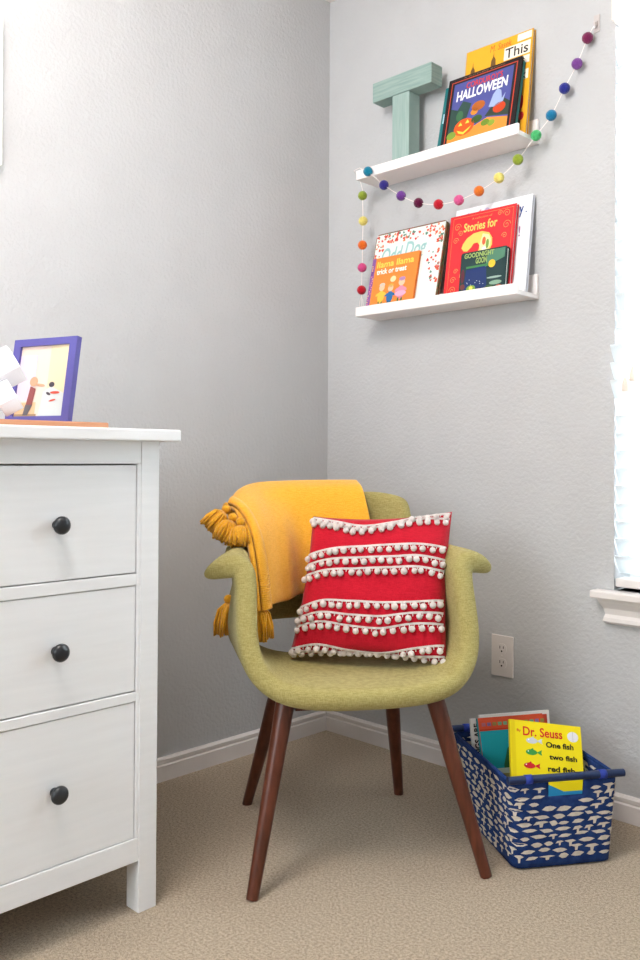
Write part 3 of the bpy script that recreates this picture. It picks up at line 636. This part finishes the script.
# ribbed hem along the left edge, two folded layers
for off, lay in ((.0, 0), (.008, 1)):
    m = MB(); m.T = tT
    key = [(j, q) for j, q in enumerate(cols[0][1])]; key2 = [(j, q) for j, q in enumerate(cols[1][1])]
    K = 105
    for k in range(K+1):
        t = 5.8*k/K; e = interp(key, t); g_ = interp(key2, t); d = (g_-e).normalized(); tg = (interp(key, t+.1)-interp(key, t-.1)).normalized()
        nrm = d.cross(tg).normalized()
        if nrm.y < 0: nrm = -nrm
        if lay == 0: m.tube([e-d*.007+nrm*.002, e-d*.004+nrm*.0085, e+d*.010+nrm*.0105, e+d*.024+nrm*.0095, e+d*.028+nrm*.005], .0031, 6)
        else: m.tube([e-d*.009-nrm*.001, e-d*.013-nrm*.007, e-d*.010-nrm*.014], .0031, 6)
    o = m.build('ribbed_hem', M_throw, th, smooth=True)
def tassel(c, d, ln_, spread, seed):
    random.seed(seed); d = Vector(d).normalized(); Q = d.to_track_quat('Z', 'Y').to_matrix().to_4x4()
    m = MB(); m.T = tT@Matrix.Translation(Vector(c))@Q
    m.sphere((0, 0, 0), .0115, n=12, k=8); m.tube([(0, 0, .008), (0, 0, .013)], .007, 12)
    for k in range(95):
        a = random.random()*2*PI; q = math.sqrt(random.random()); r1 = .006*q; r2 = spread*q; r3 = r2*(.85+.2*random.random()); L_ = ln_*(.88+.14*random.random())
        ca_, sa_ = math.cos(a), math.sin(a); w_ = random.uniform(-.25, .25)
        m.tube([(r1*ca_, r1*sa_, .010), (r2*.75*ca_, r2*.75*sa_, ln_*.3), (r2*math.cos(a+w_), r2*math.sin(a+w_), ln_*.65), (r3*math.cos(a+w_), r3*math.sin(a+w_), L_)], [.0024, .0030, .0030, .0024], 5)
    return m.build('tassel', M_yarn, th, smooth=True)
tassel((-.276, -.085, .768), (-.55, .12, -.60), .064, .028, 1)
tassel((-.263, -.055, .750), (-.36, .18, -.74), .062, .027, 2)
tassel((-.248, -.030, .742), (-.02, .22, -.85), .058, .028, 3)
tassel((-.203, -.005, .556), (.06, .02, -.95), .085, .026, 4)
tassel((-.266, -.120, .548), (-.08, -.02, -.97), .088, .030, 5)

# ------------------------------------------------------------------ basket
bk = thing('storage_basket', 'blue woven basket with white flecks and dowel rims', 'basket', M=CM@Matrix.Translation((.438, .056, 0)))
M_bblue = mat('blue_weave', '1D3468', .8, .15, col2='27427A', vscale=60, bump=.5, bscale=150)
M_bwhite = mat('white_weave', 'DAD3C8', .85, .1, var=.15, vscale=90)
HX, HY, BH, RC = .124, .184, .200, .022
def bper(hx, hy):   # perimeter points counter clockwise starting at the front left corner
    pts = []; C4 = [(hx-RC, hy-RC, 0), (-(hx-RC), hy-RC, PI/2), (-(hx-RC), -(hy-RC), PI), (hx-RC, -(hy-RC), 3*PI/2)]
    nseg = [20, 24, 20, 24]
    for q in range(4):
        cx, cy, a0 = C4[q]
        for k in range(5): a = a0+PI/2*k/5; pts.append((cx+RC*math.cos(a), cy+RC*math.sin(a)))
        nx, ny, _ = C4[(q+1) % 4]; a = a0+PI/2
        A = Vector((cx+RC*math.cos(a), cy+RC*math.sin(a))); B = Vector((nx+RC*math.cos(a), ny+RC*math.sin(a)))
        for k in range(nseg[q]): pts.append(tuple(A.lerp(B, k/nseg[q])))
    return pts
def bring(z, off=0):
    k = z/BH; return [(x, y) for x, y in bper(HX-.008+.012*k+off, HY-.010+.010*k+off)]
zs = [0.004+(BH-.012)*i/16 for i in range(17)]
m = MB(); V = []; F = []
R0 = bring(0); n = len(R0)
V += [(x, y, z-.006*0) for z in zs for x, y in bring(z)]
for i in range(16):
    for j in range(n):
        zm = (zs[i]+zs[i+1])/2; x = (V[j][0]+V[(j+1) % n][0])/2; y = V[j][1]
        if y > HY-.03 and abs(x) < .034 and   .153 < zm < .188: continue
        if y < -HY+.03 and abs(x) < .034 and .150 < zm < .184: continue
        if y < -HY+.05 and abs(y) < 0: continue
        F.append((i*n+j, i*n+(j+1) % n, (i+1)*n+(j+1) % n, (i+1)*n+j))
V.append((0, 0, .004)); F += [(len(V)-1, (j+1) % n, j) for j in range(n)]
m.add(V, F, 0)
o = m.build('basket_body', [M_bblue], bk, smooth=True); md = o.modifiers.new('t', 'SOLIDIFY'); md.thickness = .005; md.offset = -1
# woven flecks, drawn on the cloth inside and out
m = MB(); random.seed(21)
per = bring(BH/2); cum = [0]
for j in range(n): cum.append(cum[-1]+math.dist(per[j], per[(j+1) % n]))
TOT = cum[-1]
def onb(s, z, off):
    s %= TOT; j = max(i for i in range(n) if cum[i] <= s); t = (s-cum[j])/(cum[j+1]-cum[j]); r = bring(z, off); a, b = Vector(r[j]), Vector(r[(j+1) % n]); q = a.lerp(b, t); return (q.x, q.y, z)
rowh = .0148
for ri in range(13):
    s = random.uniform(0, .03); z = .012+ri*rowh
    while s < TOT:
        L_ = random.uniform(.020, .040); hh = random.uniform(.0035, .0062); zz = z+random.uniform(-.003, .003); sl = random.uniform(-.004, .004)
        shp = [(0, sl*.5), (.3, -hh*.9), (.65, -hh), (1, -sl), (.75, hh*.8), (.45, hh), (.2, hh*.7)]
        if random.random() < .45: shp = [(0, hh*.3), (.35, -hh*.2), (.4, -hh*1.8), (.58, -hh*1.9), (.6, -hh*.3), (1, -sl), (.8, hh*.8), (.3, hh)]
        c = onb(s+L_/2, zz, 0)
        if not (abs(c[1]) > HY-.03 and abs(c[0]) < .034+L_/2 and .146 < zz < .196) and zz+hh < BH-.014 and zz-2*hh > .004:
            for off in (.0016, -.0068): 
                q = [onb(s+a*L_, zz+b, off) for a, b in shp]; cc = [sum(v[i] for v in q)/len(q) for i in range(3)]
                m.add(q+[tuple(cc)], [(k, (k+1) % len(q), len(q)) for k in range(len(q))], 0)
        s += L_+random.uniform(.0, .008)
o = m.build('fleck_weave', [M_bwhite], bk, fix=False); o['kind'] = 'stuff'
M_dow = mat('navy_dowel', '1C2E55', .35, .4, var=.1)
for y in (HY, -HY):
    d = MB().tube([(-.137, y, BH), (.137, y, BH)], .0085, 18).build('rim_dowel', M_dow, bk, smooth=True); d.modifiers.new('e', 'EDGE_SPLIT').split_angle = math.radians(50)
    for x in (-.09, .085): MB().tube([(x-.008, y, BH), (x+.008, y, BH)], .0102, 16).build('strap_wrap', mat('bright_blue_wrap', '2A3F9E', .6), d, smooth=True)
MT = MB()
for sx in (-1, 1): MT.tube([(sx*(HX+.002), -HY+.02, BH-.008), (sx*(HX+.002), HY-.02, BH-.008)], .0045, 8)
MT.build('side_hem', M_bblue, bk, smooth=True)

# books in the basket  (chair-local u,v,z ; a book's x = u, its y (back) = -v)
def bmat(u, v, z, lean, roll, yaw=0):
    return CM@Matrix.Translation((u, v, z))@Matrix.Rotation(PI, 4, 'Z')@Matrix.Rotation(PI, 4, 'Z')@Matrix.Scale(-1, 4, (0, 1, 0))@Matrix.Rotation(math.radians(yaw), 4, 'Z')@Matrix.Rotation(-math.radians(lean), 4, 'X')@Matrix.Rotation(math.radians(roll), 4, 'Y')
def art_seuss(a, mi, w, h):
    a.rect(.0015, w-.0015, .0015, h-.0015, E1, mi('F4DF10')); a.rect(.002, .012, .002, h-.002, E2, mi('EBD30C'))
    a.oval(w-.022, h-.026, .014, .012, E2, mi('E9E8EE')); a.rect(w-.0225, w-.0215, h-.037, h-.015, E3, mi('B9B6C2'))
    for x, z, c in ((.052, h-.044, 'C9CDD4'), (.050, h-.070, '3E9B45'), (.044, h-.100, 'D2202A')):   # plain little fish
        a.oval(x, z, .014, .0065, E2, mi(c)); a.flat([(x+.012, z), (x+.026, z+.007), (x+.024, z), (x+.026, z-.006)], E2, mi(c)); a.flat([(x-.004, z+.005), (x+.004, z+.010), (x+.006, z+.004)], E2, mi(c)); a.oval(x-.008, z+.002, .0016, .0016, E3, mi('FFFFFF'), 8)
    a.flat([(0.0, .002), (w, .002), (w, .094), (w*.7, .086), (w*.45, .100), (w*.2, .108), (0, .100)], E2, mi('2A8FC4'))
def tt_seuss(a, mi, w, h):
    a.text('By', .016, .026, h-.028, h-.020, E3, mi('D4402A'), bold=.02); a.text('Dr. Seuss', .031, w-.048, h-.034, h-.013, E3, mi('D4321E'), bold=.02)
    k = mi('1E1B16'); a.text('One fish', .086, w-.022, h-.056, h-.043, E3, k, bold=.03); a.text('two fish', .093, w-.015, h-.082, h-.070, E3, k, bold=.03); a.text('red fish', .088, w-.022, h-.109, h-.096, E3, k, bold=.03)
book('picture_book', 'bright yellow fish storybook leaning in the front of the basket', bmat(.338, .188, .076, 27, 9), .176, .235, .010, pr('F0DA12'), art_seuss, tt_seuss)
def art_cat(a, mi, w, h):
    a.rect(.001, w-.001, .001, h-.03, E1, mi('1FA6B4')); a.rect(.001, w-.001, h-.028, h-.001, E1, mi('D9512F')); random.seed(4)
    for k in range(12): a.rect(.008+k*.014, .018+k*.014, h-.02, h-.012, E2, mi(random.choice(['9A8A4A', 'B86A7A', '8A6A9A', '6FA07A'])))
    a.rect(.001, w-.001, h-.031, h-.027, E2, mi('C93A22'))
    P = [(.055+.055*(1-math.cos(t))*1.0, h-.125+.075*math.sin(t)) for t in [PI*i/12 for i in range(13)]]+[(.135-.03*(1-math.cos(PI-t)), h-.125+.05*math.sin(t)) for t in [PI*i/12 for i in range(12, -1, -1)][::-1]]
    a.flat([(.05, h-.15), (.053, h-.11), (.066, h-.075), (.09, h-.052), (.12, h-.045), (.15, h-.05), (.15, h-.075), (.12, h-.07), (.1, h-.08), (.088, h-.1), (.083, h-.15)], E2, mi('2E6E46'))
    a.rect(.0, w, h-.17, h-.118, E3, mi('B7C9C6')); a.rect(.03, .07, h-.15, h-.13, E3*1.2, mi('8F8A5A'))
book('picture_book', 'turquoise picture book with orange banner and green arch in the basket', bmat(.336, .055, .058, 18, -1), .17, .212, .012, pr('D9512F'), art_cat, None, spine=pr('1FA6B4'))
def art_wht(a, mi, w, h): a.rect(.001, w-.001, .001, h-.001, E1, mi('E8E9E6')); a.rect(.03, w-.01, .02, h-.01, E2, mi('2F7F68'))
def tt_wht(a, mi, w, h): a.text('THINGS ARE', .006, .022, h-.115, h-.012, E3, mi('22242A'), bold=.03, rot=1)
book('picture_book', 'white book with black letters up its left edge in the basket', bmat(.326, .010, .044, 14, 0), .18, .212, .008, pr('E6E8E6'), art_wht, tt_wht)
def art_rd(a, mi, w, h): a.rect(.001, w-.001, .001, h-.001, E1, mi('EFEDEA')); a.rect(.01, w-.007, .01, h-.009, E2, mi('D04A35'))
book('picture_book', 'white edged red book behind the yellow one in the basket', bmat(.357, -.015, .042, 10, -1), .187, .215, .008, pr('EDEBE8'), art_rd, None)

# ------------------------------------------------------------------ light
sc = bpy.context.scene
wd = bpy.data.worlds.new('world'); sc.world = wd; wd.use_nodes = True
wn = wd.node_tree; bg = wn.nodes['Background']; bg.inputs[0].default_value = (.86, .95, 1, 1); bg.inputs[1].default_value = 5.0
def area(name, loc, target, sx, sy, power, col):
    l = bpy.data.lights.new(name, 'AREA'); l.shape = 'RECTANGLE'; l.size = sx; l.size_y = sy; l.energy = power; l.color = col
    o = bpy.data.objects.new(name, l); COL.objects.link(o); o.location = loc; o.rotation_euler = (Vector(target)-Vector(loc)).to_track_quat('-Z', 'Y').to_euler(); return o
area('window_daylight', (1.48, .32, 1.35), (1.48, -1, 1.2), 1.3, 1.8, 100, (.84, .94, 1))
area('rear_window_daylight', (1.0, RY+.02, 1.45), (1.0, 0, 1.3), 1.3, 1.25, 12, (.93, .97, 1))
pl = bpy.data.lights.new('ceiling_lamp', 'POINT'); pl.energy = 43; pl.shadow_soft_size = .28; pl.color = (1, .95, .92)
po = bpy.data.objects.new('ceiling_lamp', pl); COL.objects.link(po); po.location = (.9, -1.7, 2.16)
vs_ = sc.view_settings; vs_.view_transform = 'Standard'; vs_.look = 'None'; vs_.gamma = 1; vs_.exposure = .40; vs_.use_curve_mapping = False
sc.cycles.use_denoising = True; sc.cycles.max_bounces = 8; sc.cycles.diffuse_bounces = 5; sc.cycles.transparent_max_bounces = 8; sc.cycles.sample_clamp_indirect = 6
